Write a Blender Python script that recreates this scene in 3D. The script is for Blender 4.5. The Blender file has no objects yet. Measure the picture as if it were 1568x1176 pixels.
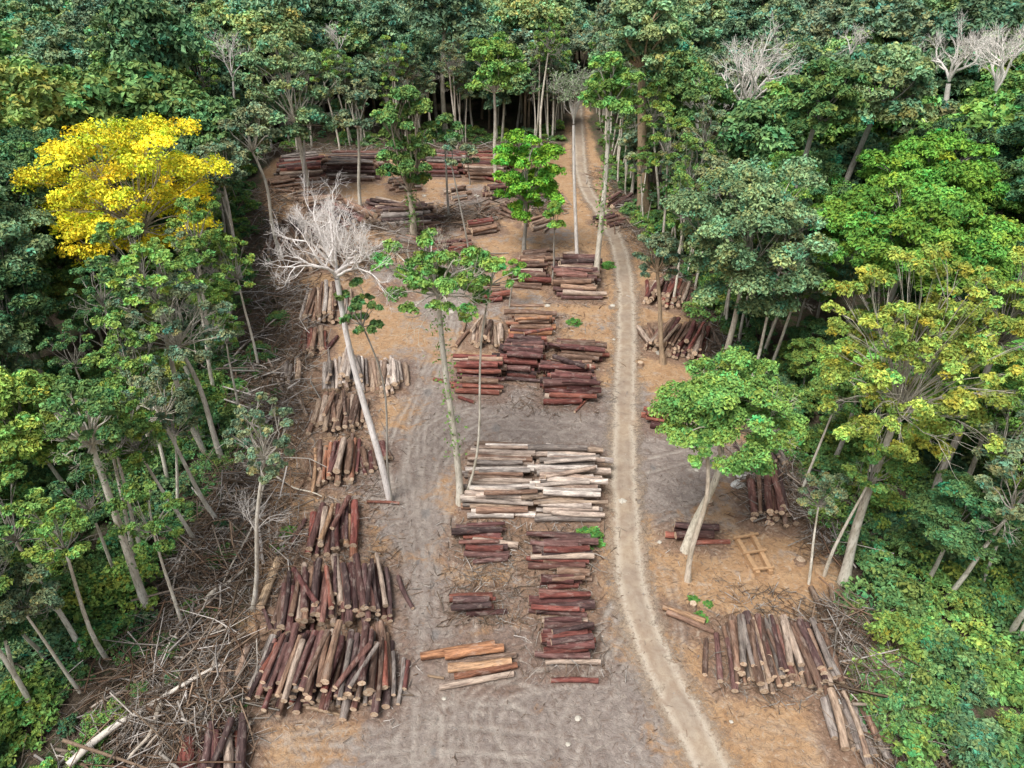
import bpy, math, random
import numpy as np
from mathutils import Vector
random.seed(11)
F=1120.0; PT=math.radians(34); HC=50.0
cp,sp=math.cos(PT),math.sin(PT)
# ---------- unprojection helpers: image pixel cast through the camera -> world metres
def ray(u,v):
    x=(u-784)/F; y=(588-v)/F
    return np.array([x,cp+y*sp,-sp+y*cp])
def gp(u,v,z=0.0):
    d=ray(u,v); t=(z-HC)/d[2]
    return np.array([t*d[0],t*d[1],z])
def at_y(u,v,Y):
    d=ray(u,v); t=Y/d[1]
    return np.array([t*d[0],Y,HC+t*d[2]])
def mpp(Y,z): return (Y*cp+(HC-z)*sp)/F
col=bpy.context.scene.collection
# ---------- mesh builder
class MB:
    def __init__(s): s.V=[];s.Q=[];s.M=[];s.C=[];s.S=[];s.n=0
    def add(s,v,q,mat=0,c=(1,1,1),smooth=True):
        v=np.asarray(v,float);q=np.asarray(q,int)
        s.V.append(v);s.Q.append(q+s.n);s.n+=len(v);m=len(q)
        s.M.append(np.full(m,mat));s.S.append(np.full(m,smooth))
        c=np.asarray(c,float)
        if c.ndim==1: c=np.tile(c,(m,1))
        s.C.append(c)
    def mesh(s,name,mats):
        V=np.concatenate(s.V);Q=np.concatenate(s.Q);M=np.concatenate(s.M);C=np.concatenate(s.C);S=np.concatenate(s.S)
        me=bpy.data.meshes.new(name)
        me.vertices.add(len(V));me.vertices.foreach_set('co',V.ravel())
        me.loops.add(Q.size);me.loops.foreach_set('vertex_index',Q.ravel().astype(np.int32))
        me.polygons.add(len(Q))
        me.polygons.foreach_set('loop_start',np.arange(0,Q.size,4,dtype=np.int32))
        me.update(calc_edges=True)
        for m in mats: me.materials.append(m)
        me.polygons.foreach_set('material_index',M.astype(np.int32))
        me.polygons.foreach_set('use_smooth',S.astype(bool))
        a=me.attributes.new('tint','FLOAT_COLOR','FACE')
        a.data.foreach_set('color',np.concatenate([C,np.ones((len(C),1))],1).ravel())
        me.update()
        return me
    def obj(s,name,mats,loc=(0,0,0),parent=None):
        o=bpy.data.objects.new(name,s.mesh(name,mats));col.objects.link(o);o.location=loc
        if parent: o.parent=parent
        return o
def nrm(a): return a/(np.linalg.norm(a,axis=-1,keepdims=True)+1e-9)
def tube(mb,P,R,n=7,mat=0,c=(1,1,1),cap=None,rng=None,rough=0.0):
    P=np.asarray(P,float);K=len(P)
    T=np.gradient(P,axis=0);T=nrm(T)
    ref=np.array([0,0,1.]) if abs(T[0][2])<.8 else np.array([1.,0,0])
    A=nrm(np.cross(T,ref));B=np.cross(T,A)
    th=np.linspace(0,2*np.pi,n,endpoint=False)
    R=np.asarray(R,float)[:,None]*np.ones((K,n))
    if rng is not None and rough>0: R=R*(1+rough*rng.randn(K,n))
    V=P[:,None,:]+R[:,:,None]*(np.cos(th)[None,:,None]*A[:,None,:]+np.sin(th)[None,:,None]*B[:,None,:])
    i=np.arange(K-1)[:,None]*n;j=np.arange(n)[None,:];k=(j+1)%n
    Q=np.stack([i+j,i+k,i+n+k,i+n+j],-1).reshape(-1,4)
    mb.add(V.reshape(-1,3),Q,mat,c)
    if cap is not None:
        cm,cc=cap
        f=[(0,a,a+1,a+2) for a in range(1,n-2,2)]
        mb.add(V[0],[tuple(reversed(q)) for q in f],cm,cc,False)
        mb.add(V[-1],f,cm,cc,False)
def sticks(mb,P0,P1,r0,r1,mat=0,c=(1,1,1),n=3):
    N=len(P0);T=nrm(P1-P0);ref=np.where(np.abs(T[:,2:3])<.8,np.array([[0,0,1.]]),np.array([[1.,0,0]]))
    A=nrm(np.cross(T,ref));B=np.cross(T,A)
    th=np.linspace(0,2*np.pi,n,endpoint=False)
    off=np.cos(th)[None,:,None]*A[:,None,:]+np.sin(th)[None,:,None]*B[:,None,:]
    r0=np.broadcast_to(r0,(N,));r1=np.broadcast_to(r1,(N,))
    V=np.concatenate([P0[:,None]+off*r0[:,None,None],P1[:,None]+off*r1[:,None,None]],1)
    base=np.arange(N)[:,None]*2*n;j=np.arange(n)[None,:];k=(j+1)%n
    Q=np.stack([base+j,base+k,base+n+k,base+n+j],-1).reshape(-1,4)
    c=np.asarray(c,float)
    if c.ndim==2: c=np.repeat(c,n,0)
    mb.add(V.reshape(-1,3),Q,mat,c)
def curve(a,b,k,rng,sag=0.0,wob=0.05):
    a=np.asarray(a,float);b=np.asarray(b,float);t=np.linspace(0,1,k)[:,None]
    L=np.linalg.norm(b-a)
    p=a*(1-t)+b*t
    w=np.sin(t*np.pi)*(rng.randn(1,3)*wob*L)+np.sin(t*2*np.pi)*(rng.randn(1,3)*wob*.5*L)
    p=p+w;p[:,2]+=sag*L*np.sin(t[:,0]*np.pi)
    return p
def leaves(mb,p,nv,size,rng,mat,shade):
    N=len(p);n=nrm(nv);t=nrm(np.cross(n,rng.randn(N,3)));b=np.cross(n,t)
    s=(size*(.65+.7*rng.rand(N)))[:,None];w=s*(.45+.25*rng.rand(N,1));k=n*s*.22
    V=np.stack([p-t*s-k,p+b*w+k*.6,p+t*s-k,p-b*w+k*.6],1).reshape(-1,3)
    Q=np.arange(N*4).reshape(N,4)
    mb.add(V,Q,mat,shade,False)
def sph(N,rng,zmin=-1.0):
    z=zmin+(1-zmin)*rng.rand(N);a=rng.rand(N)*2*np.pi;r=np.sqrt(np.clip(1-z*z,0,1))
    return np.stack([r*np.cos(a),r*np.sin(a),z],1)
def crown(mb,c,r,nl,ns,N,ls,rng,lobe=.34,zmin=-.35,spread=.72,flat=.75,leafmat=1,limb_from=None,lr=.18,bc=(1,1,1),fill=True,inner=0.0,hv=.09):
    c=np.asarray(c,float);r=np.asarray(r,float)
    lr=lr*min(1.0,(14/nl)**.6)
    D=sph(nl,rng,zmin)
    if nl>4:
        for _ in range(12):
            d=D[:,None]-D[None];q=(d**2).sum(-1)+.02+np.eye(nl)*1e3
            D=nrm(D+.04*(d/q[...,None]**1.2).sum(1));D[:,2]=np.maximum(D[:,2],zmin)
    rad=spread*(.7+.45*rng.rand(nl,1))
    if inner>0: rad=np.where(rng.rand(nl,1)<inner,rad*.5,rad)
    LC=c+D*rad*r
    if fill: LC[0]=c+np.array([0,0,.45*r[2]])
    lrad=lobe*(.7+.6*rng.rand(nl))*min(r[0],r[2]*1.5)
    SD=sph(nl*ns,rng,-.45).reshape(nl,ns,3)
    SC=LC[:,None]+SD*lrad[:,None,None]*.78*np.array([1.15,1.15,flat])
    SR=lrad[:,None]*(.28+.3*rng.rand(nl,ns))
    w=(SR**2).ravel();w=w/w.sum()
    idx=rng.choice(nl*ns,N,p=w)
    d=sph(N,rng,-.55)
    p=SC.reshape(-1,3)[idx]+d*SR.ravel()[idx][:,None]*(.55+.7*rng.rand(N,1))*np.array([1.2,1.2,.8])
    nv=d*.75+np.array([0,0,.5])+rng.randn(N,3)*.5
    cs=(.7+.6*rng.rand(nl*ns))[idx]*(.78+.44*rng.rand(nl).repeat(ns))[idx]*(.7+.6*rng.rand(N))
    hue=(rng.randn(nl*ns)*hv)[idx]+rng.randn(N)*.06
    sh=np.stack([cs*(1+hue*1.8),cs,cs*(1-hue)],1)
    leaves(mb,p,nv,ls,rng,leafmat,np.clip(sh,.1,2.4))
    if limb_from is not None:
        f=np.asarray(limb_from,float)
        for i in range(nl):
            pts=curve(f,LC[i],6,rng,.06,.06)
            tube(mb,pts,np.linspace(lr,lr*.3,6),5,0,bc)
            m=min(ns,7)
            P0=pts[rng.randint(3,6,m)];P1=SC[i,:m]
            sticks(mb,P0,P1,lr*.25,lr*.08,0,bc)
    return LC
def twigs(mb,p,d,L,r,lev,rng,S,bc=(1,1,1),spread=.55,up=.25):
    k=5;P=[np.array(p,float)];dd=np.array(d,float)
    for i in range(k-1):
        dd=nrm(dd+rng.randn(3)*.16+np.array([0,0,up*.12]));P.append(P[-1]+dd*L/(k-1))
    R=np.linspace(r,r*.55,k)
    if lev>2: tube(mb,P,R,5,0,bc)
    else:
        for i in range(k-1): S.append((P[i],P[i+1],R[i],R[i+1]))
    if lev==0: return
    nb=3 if lev>2 else 4
    for i in range(nb):
        s=P[rng.randint(2,k)] if i else P[-1]
        nd=nrm(dd+rng.randn(3)*spread+np.array([0,0,up*.5]))
        twigs(mb,s,nd,L*(.55+.25*rng.rand()),r*.52,lev-1,rng,S,bc,spread,up)
def flush(mb,S,bc=(1,1,1)):
    if not S: return
    sticks(mb,np.array([s[0] for s in S]),np.array([s[1] for s in S]),np.array([s[2] for s in S]),np.array([s[3] for s in S]),0,bc)
# ---------- materials
def newmat(name):
    m=bpy.data.materials.new(name);m.use_nodes=True;nt=m.node_tree;nt.nodes.clear()
    out=nt.nodes.new('ShaderNodeOutputMaterial');return m,nt,out
def noise(nt,vec,scale,detail=5,rough=.6,dist=0):
    n=nt.nodes.new('ShaderNodeTexNoise');n.inputs['Scale'].default_value=scale;n.inputs['Detail'].default_value=detail
    n.inputs['Roughness'].default_value=rough;n.inputs['Distortion'].default_value=dist
    if vec is not None: nt.links.new(vec,n.inputs['Vector'])
    return n.outputs['Fac']
def ramp(nt,fac,a,b,ca=(0,0,0,1),cb=(1,1,1,1)):
    if a>b: a,b,ca,cb=b,a,cb,ca
    n=nt.nodes.new('ShaderNodeValToRGB');e=n.color_ramp.elements
    e[0].position=a;e[1].position=b;e[0].color=ca;e[1].color=cb
    nt.links.new(fac,n.inputs['Fac']);return n.outputs['Color']
def mix(nt,fac,a,b,mode='MIX'):
    n=nt.nodes.new('ShaderNodeMix');n.data_type='RGBA';n.blend_type=mode
    for s,v in ((n.inputs[0],fac),(n.inputs[6],a),(n.inputs[7],b)):
        if isinstance(v,bpy.types.NodeSocket): nt.links.new(v,s)
        elif isinstance(v,(int,float)): s.default_value=v
        else: s.default_value=tuple(v)+((1,) if len(v)==3 else ())
    return n.outputs[2]
def math_(nt,op,a,b=None,clamp=False):
    n=nt.nodes.new('ShaderNodeMath');n.operation=op;n.use_clamp=clamp
    for s,v in ((n.inputs[0],a),(n.inputs[1],b)):
        if v is None: continue
        if isinstance(v,bpy.types.NodeSocket): nt.links.new(v,s)
        else: s.default_value=v
    return n.outputs[0]
def attr(nt,name,out='Color'):
    n=nt.nodes.new('ShaderNodeAttribute');n.attribute_name=name;return n.outputs[out]
def coord(nt,scale=(1,1,1),which='Object'):
    t=nt.nodes.new('ShaderNodeTexCoord')
    if scale==(1,1,1): return t.outputs[which]
    m=nt.nodes.new('ShaderNodeMapping');m.inputs['Scale'].default_value=scale
    nt.links.new(t.outputs[which],m.inputs['Vector']);return m.outputs[0]
def princ(nt,out,color,rough=.8,bump=None,bstr=.5,bdist=.05,spec=.3):
    b=nt.nodes.new('ShaderNodeBsdfPrincipled')
    if isinstance(color,bpy.types.NodeSocket): nt.links.new(color,b.inputs['Base Color'])
    else: b.inputs['Base Color'].default_value=tuple(color)+(1,)
    if isinstance(rough,bpy.types.NodeSocket): nt.links.new(rough,b.inputs['Roughness'])
    else: b.inputs['Roughness'].default_value=rough
    b.inputs['Specular IOR Level'].default_value=spec
    if bump is not None:
        n=nt.nodes.new('ShaderNodeBump');n.inputs['Strength'].default_value=bstr;n.inputs['Distance'].default_value=bdist
        nt.links.new(bump,n.inputs['Height']);nt.links.new(n.outputs[0],b.inputs['Normal'])
    nt.links.new(b.outputs[0],out.inputs[0]);return b
def diff(nt,out,color):
    d=nt.nodes.new('ShaderNodeBsdfDiffuse');nt.links.new(color,d.inputs[0]);nt.links.new(d.outputs[0],out.inputs[0])
def leaf_mat():
    m,nt,out=newmat('foliage')
    oi=nt.nodes.new('ShaderNodeObjectInfo')
    diff(nt,out,mix(nt,1.0,oi.outputs['Color'],attr(nt,'tint'),'MULTIPLY'));return m
LEAF=leaf_mat()
def bark_mat(name,a,b,c):
    m,nt,out=newmat(name)
    n1=noise(nt,coord(nt,(1,1,.35)),1.6,4,.65);n2=noise(nt,coord(nt,(6,6,1.2)),1.5,3,.6)
    k=mix(nt,ramp(nt,n1,.38,.62),a,b);k=mix(nt,ramp(nt,n2,.52,.74),k,c)
    diff(nt,out,mix(nt,1.0,k,attr(nt,'tint'),'MULTIPLY'));return m
BARK=bark_mat('pale_bark',(.46,.43,.38),(.30,.27,.22),(.16,.14,.11))
BARKD=bark_mat('brown_bark',(.22,.17,.12),(.14,.11,.08),(.07,.055,.04))
DEAD=bark_mat('dead_wood',(.46,.43,.40),(.35,.325,.295),(.22,.195,.17))
def log_mat():
    m,nt,out=newmat('log_bark')
    n1=noise(nt,coord(nt,(.5,3.5,3.5)),1.1,5,.7);n2=noise(nt,coord(nt,(1.2,9,9)),1.6,4,.7);n3=noise(nt,coord(nt,(1.0,2.2,2.2)),1.1,4,.65);n4=noise(nt,coord(nt,(.7,2,2)),2.3,3,.7)
    t=attr(nt,'tint')
    k=mix(nt,ramp(nt,n1,.38,.64),mix(nt,1.0,t,(.45,.42,.43),'MULTIPLY'),mix(nt,1.0,t,(1.4,1.4,1.4),'MULTIPLY'))
    k=mix(nt,math_(nt,'MULTIPLY',ramp(nt,n3,.54,.63),.55),k,mix(nt,.5,t,(.47,.39,.33)))
    k=mix(nt,math_(nt,'MULTIPLY',ramp(nt,n4,.60,.68),.3),k,(.25,.09,.055))
    k=mix(nt,ramp(nt,n2,.55,.73),k,mix(nt,1.0,t,(.24,.22,.22),'MULTIPLY'))
    princ(nt,out,k,.75,n2,.9,.08,.25);return m
LOG=log_mat()
def cut_mat():
    m,nt,out=newmat('cut_wood')
    n=noise(nt,coord(nt,(1,1,1)),6,3,.6)
    k=mix(nt,ramp(nt,n,.35,.65),(.48,.31,.20),(.76,.62,.46))
    diff(nt,out,mix(nt,1.0,k,attr(nt,'tint'),'MULTIPLY'));return m
CUT=cut_mat()
def plain(name,c,rough=.8,sc=3):
    m,nt,out=newmat(name);n=noise(nt,coord(nt),sc,4,.6)
    k=mix(nt,ramp(nt,n,.3,.7),tuple(x*.65 for x in c),c)
    princ(nt,out,k,rough,n,.4,.03);return m
# ---------- yard outline (image pixels cast to world metres)
dirt_px=[(-200,1900),(150,1300),(215,1176),(300,1040),(365,930),(400,800),(420,700),(440,600),(440,500),(425,420),(405,330),(398,262),(420,238),(600,232),(780,228),(866,226),
 (872,190),(874,160),(874,135),(896,135),(900,160),(908,200),(925,260),(955,330),(1000,400),(1060,470),(1095,560),(1105,620),(1190,700),(1240,790),(1290,880),(1290,960),(1310,1050),(1370,1176),(1400,1300),(1700,1900)]
tree_px=[(-400,1900),(-60,1300),(-10,1176),(110,1060),(215,930),(300,800),(335,700),(350,600),(372,500),(372,430),(375,350),(378,262),(400,232),(600,226),(780,222),(862,220),
 (866,190),(870,160),(871,135),(899,135),(905,160),(915,200),(935,260),(965,330),(1012,400),(1080,470),(1115,560),(1150,620),(1230,700),(1290,790),(1340,880),(1420,960),(1640,1010),(1760,1300),(1900,1900)]
DP=np.array([gp(*p)[:2] for p in dirt_px]);TP=np.array([gp(*p)[:2] for p in tree_px])
def sdist(poly,x,y):
    x=np.asarray(x,float);y=np.asarray(y,float)
    d=np.full(x.shape,1e18);ins=np.zeros(x.shape,bool);n=len(poly)
    for i in range(n):
        ax,ay=poly[i];bx,by=poly[(i+1)%n];ex,ey=bx-ax,by-ay
        t=np.clip(((x-ax)*ex+(y-ay)*ey)/(ex*ex+ey*ey+1e-9),0,1)
        d=np.minimum(d,(x-ax-t*ex)**2+(y-ay-t*ey)**2)
        c=((ay>y)!=(by>y))&(x<(ex)*(y-ay)/(ey+1e-12)+ax);ins^=c
    d=np.sqrt(d);return np.where(ins,-d,d)
def sn(x,y,s,seed=0):
    r=np.random.RandomState(seed);o=0
    for i in range(6):
        a=r.rand()*6.28;k=s*(1+.9*i*r.rand());o=o+np.sin((x*math.cos(a)+y*math.sin(a))*k+r.rand()*6.28)/(1+.4*i)
    return o/3
def hgt(x,y,d=None):
    if d is None: d=sdist(TP,x,y)
    k=np.clip((d+2)/25,0,1);k=k*k*(3-2*k)
    return k*(2.2*sn(x,y,.045,3)+np.clip((np.hypot(x,y-90)-120)/200,0,1.5)*6*(1+.6*sn(x,y,.02,5)))
# ---------- log piles: axis start, axis end (image pixels on the ground), width m, layers, radius, bark palette, fan
piles=[((720,738),(816,740),10.5,5,.28,'pale+pale+tan+grey',0),((815,742),(914,743),10.5,5,.28,'pale+pale+pale+grey+tan',0),
((702,829),(776,832),3.8,2,.3,'red+dark',0),((808,848),(900,848),3.8,3,.32,'red+dark',0),((836,893),(898,893),2.2,2,.32,'red+brown',0),((808,928),(906,930),2.4,2,.32,'red+dark',0),((828,986),(908,984),4.6,3,.32,'red+dark',0),
((694,928),(769,928),2.4,2,.3,'dark+red',0),((672,1027),(788,1008),3.4,1,.3,'orange+tan+orange',0),
((702,580),(768,582),7.5,5,.33,'red+brown',0),((771,552),(829,556),9.5,5,.33,'red+dark',0),((834,592),(904,594),7.5,5,.35,'red+dark',0),((848,544),(915,548),5.5,4,.33,'red+brown',0),
((782,497),(846,499),5,4,.33,'brown+orange',0),((748,500),(744,532),4.5,3,.3,'brown+tan',0),
((851,430),(913,432),12.5,5,.34,'brown+tan+dark',0),((790,421),(838,422),8,4,.34,'brown+red',0),((732,455),(775,452),4,2,.33,'red+brown',0),((800,398),(842,392),4,2,.33,'brown',0),
((430,272),(500,266),13,5,.36,'brown+red+grey',0),((505,262),(585,264),12,6,.36,'dark+brown+grey',0),((655,258),(714,260),11,5,.36,'dark+red+grey',0),((716,262),(782,264),11,5,.36,'brown+red',0),
((575,336),(662,330),8,4,.35,'brown+dark+grey',0),((512,318),(560,350),7,3,.35,'dark+brown',0),((714,355),(762,348),5,2,.35,'brown+red',0),((662,388),(722,380),5,2,.35,'red+brown',0),((770,318),(800,332),5,2,.35,'brown',0),
((560,316),(610,322),5,2,.35,'dark',0),((470,322),(520,312),6,3,.35,'tan+dark',0),((415,288),(452,282),6,3,.35,'brown+orange',0),((640,355),(672,350),4,2,.33,'brown',0),((808,350),(838,340),4,2,.33,'brown+tan',0),
((485,388),(492,414),7,3,.3,'pale+tan',0),((503,448),(496,496),6.5,4,.28,'pale+tan+brown',.3),((482,512),(480,545),3.6,3,.3,'tan+red',0),
((528,556),(530,600),5.5,4,.28,'pale+grey',0),((594,560),(598,600),4.4,3,.28,'pale+tan',0),((526,615),(518,660),6,4,.28,'brown+tan',.3),((518,682),(510,744),5,4,.28,'orange+red+brown+dark',.2),((572,684),(580,716),2.6,2,.28,'red+brown',.4),
((514,786),(508,850),4.4,3,.28,'red+orange+dark',.2),((512,882),(510,962),9.8,5,.27,'dark+red+dark+brown',.6),((510,992),(488,1082),11,6,.26,'dark+red+brown+dark+grey',.7),((330,1120),(322,1215),4.6,3,.28,'red+dark',.3),((358,992),(338,1062),3.2,2,.26,'tan+grey',.3),
((1176,962),(1200,1052),9,5,.24,'brown+tan+brown+dark+grey',.7),((1030,440),(1015,470),6,4,.3,'brown+red',.2),((1052,508),(1030,548),8,4,.3,'brown+red+tan',.4),((986,645),(1036,650),2.6,3,.32,'red',0),
((1172,738),(1184,806),4.4,5,.3,'dark+brown',.7),((1172,690),(1190,722),4,4,.3,'dark+grey',0),((1294,1075),(1325,1160),3.4,3,.25,'grey+tan',.4),((1025,820),(1092,824),1.8,2,.3,'dark+red',0),((1012,938),(1082,965),.9,1,.24,'tan+orange',0),
((918,345),(950,338),4,2,.33,'dark+brown',0),((925,318),(955,300),4,2,.33,'dark+brown',0),((440,345),(470,372),5,3,.33,'dark+tan',0),((592,440),(612,458),3,2,.3,'brown',0),((440,1010),(415,1060),3,3,.26,'dark+red',.2),((690,300),(715,296),5,2,.34,'grey+brown',0),((585,965),(590,1060),1.6,2,.24,'brown',.1),
((432,362),(420,392),4,2,.3,'brown+grey',0),((452,560),(450,590),2.5,2,.26,'grey+tan',0),((735,330),(752,322),3,2,.3,'brown',0),((868,395),(890,392),2.5,1,.3,'tan',0),
((600,288),(640,284),6,3,.35,'brown+grey',0),((455,302),(492,298),5,3,.35,'brown+tan',0),((745,300),(772,296),5,3,.35,'dark+brown',0),((610,372),(642,378),4,2,.33,'grey+brown',0),((720,408),(752,404),4,2,.33,'brown+dark',0),((535,372),(560,392),4,2,.3,'tan+grey',0),((820,300),(850,304),4,2,.33,'brown+grey',0),((985,505),(1000,530),2.5,2,.28,'brown',0)]
# ---------- ground
def spaced(lo,hi,step,far,lo2,hi2):
    a=list(np.arange(lo,hi+1e-6,step))
    s=step
    while a[-1]<hi2: s=min(s*1.18,far);a.append(a[-1]+s)
    s=step
    while a[0]>lo2: s=min(s*1.18,far);a.insert(0,a[0]-s)
    return np.array(a)
gx=spaced(-40,40,.2,60,-1500,1500);gy0=np.concatenate([np.arange(20,80,.22),np.arange(80,200,.5)])
a=list(gy0);s=.5
while a[-1]<2500: s=min(s*1.15,60);a.append(a[-1]+s)
s=.3
while a[0]>-400: s=min(s*1.25,40);a.insert(0,a[0]-s)
gy=np.array(a)
X,Y=np.meshgrid(gx,gy);nx,ny=len(gx),len(gy)
dd=sdist(DP,X,Y);dt=sdist(TP,X,Y)
Z=hgt(X,Y,dt)
edgew=sn(X,Y,.35,9)*1.6
veg=np.clip((dd+edgew)/5+.5,0,1)
def poly_d(pts,x,y):
    d=np.full(x.shape,1e9)
    for i in range(len(pts)-1):
        ax,ay=pts[i];bx,by=pts[i+1];ex,ey=bx-ax,by-ay
        t=np.clip(((x-ax)*ex+(y-ay)*ey)/(ex*ex+ey*ey+1e-9),0,1)
        d=np.minimum(d,np.hypot(x-ax-t*ex,y-ay-t*ey))
    return d
def smooth_line(pts,k=6):
    P=[np.array(p,float) for p in pts];out=[]
    P=[2*P[0]-P[1]]+P+[2*P[-1]-P[-2]]
    for i in range(1,len(P)-2):
        for j in range(k):
            t=j/k;a,b,c,d=P[i-1:i+3]
            out.append(.5*((2*b)+(-a+c)*t+(2*a-5*b+4*c-d)*t*t+(-a+3*b-3*c+d)*t**3))
    out.append(P[-2]);return np.array(out)
grey=np.zeros_like(X)
for u,v,rm,w in [(640,800,3.5,1.2),(645,900,3.2,1),(645,700,4.5,1.2),(650,1000,3.5,1),(650,1080,4,1),(760,640,6,1.1),(860,640,6,1.1),(930,650,5,1),(700,620,5,1.1),(620,560,5,.8),
    (800,1110,6,1.1),(900,1120,5,1),(740,1160,6,1),(930,1050,3,.8),(960,950,2.5,.6),(1020,720,5,1.1),(1040,680,5,1.1),(1000,760,4,.8),(600,740,3.5,.8),(560,720,4,.6),(785,900,2.5,.8),(785,1000,2.5,.8),
    (970,600,3,.6),(940,500,3,.5),(620,1150,4,.8),(650,350,9,.8),(740,300,9,.8),(680,430,7,.8),(600,420,6,.6),(700,480,6,.9),(500,300,8,.5),(860,360,6,.5),(820,470,5,.6)]:
    g=gp(u,v);grey+=w*np.exp(-((X-g[0])**2+(Y-g[1])**2)/(rm*rm))
grey=np.clip(grey,0,1.1)
pud=np.zeros_like(X)
for u,v,rm in [(666,972,.45),(652,786,.6),(640,860,.3),(618,1062,.3),(760,655,.6),(700,640,.6),(932,892,.3),(655,600,.7),(664,1150,.3),(1000,715,.4),(935,470,.5)]:
    g=gp(u,v);pud=np.maximum(pud,np.exp(-((X-g[0])**2+((Y-g[1])/1.6)**2)/(rm*rm)))
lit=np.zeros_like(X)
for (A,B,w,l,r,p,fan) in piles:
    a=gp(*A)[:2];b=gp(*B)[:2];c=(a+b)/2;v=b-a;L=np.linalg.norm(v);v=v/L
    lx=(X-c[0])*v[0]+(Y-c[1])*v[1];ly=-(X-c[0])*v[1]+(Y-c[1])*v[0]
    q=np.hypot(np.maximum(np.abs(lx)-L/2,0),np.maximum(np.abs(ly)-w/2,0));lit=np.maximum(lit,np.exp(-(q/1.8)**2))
wear=np.zeros_like(X);rut=np.zeros_like(X)
rs=np.random.RandomState(5)
tracks=[[(640,1200),(648,1050),(655,950),(650,850),(640,750),(640,650),(660,600)],[(625,1000),(632,900),(625,760),(660,660),(740,630),(850,640),(935,660)],
   [(760,1200),(750,1100),(790,1060),(870,1030),(930,985),(950,930)],[(380,1120),(500,1120),(600,1095),(690,1050),(720,960)],[(860,1200),(880,1080),(940,1000),(955,940)],
   [(1010,1200),(960,1090),(940,1000)],[(660,820),(690,700),(760,650),(880,655)],[(950,720),(1010,700),(1060,690)],[(620,1150),(650,1020),(670,900)],[(400,1150),(560,1150),(700,1120),(850,1150)],
   [(900,1200),(860,1110),(800,1060),(720,1060),(660,1000)],[(1250,1160),(1120,1120),(1040,1050)],[(700,480),(690,540),(650,590)],[(985,830),(1060,800),(1120,780)],
   [(660,1180),(670,1080),(640,900),(610,700),(640,600),(690,500)],[(1000,1060),(1030,980),(1010,880)]]
for pts in tracks:
    for rep in range(2):
        off=rs.randn(2)*.8*(rep>0)
        L=smooth_line([gp(*p)[:2]+off+rs.randn(2)*.35 for p in pts],5)
        d=poly_d(L,X,Y);am=(1-.3*rep)
        wear+=am*np.exp(-((d-.95)/.17)**2);rut+=am*np.exp(-((d-1.32)/.13)**2)+am*.7*np.exp(-((d-.6)/.13)**2)
patch=np.clip(.75+.8*sn(X,Y,.22,77),.15,1)
wear=np.clip(wear,0,1.2)*(1-veg)*patch;rut=np.clip(rut,0,1.2)*(1-veg)*patch
Z=Z-0.05*np.clip(wear,0,1)*(dt<0)+.04*np.clip(rut,0,1)*(dt<0)- .06*(veg<.9)
Z+=veg*.25*sn(X,Y,.9,31)
V=np.stack([X,Y,Z],-1).reshape(-1,3)
i=np.arange(ny-1)[:,None]*nx;j=np.arange(nx-1)[None]
Q=np.stack([i+j,i+j+1,i+nx+j+1,i+nx+j],-1).reshape(-1,4)
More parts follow.
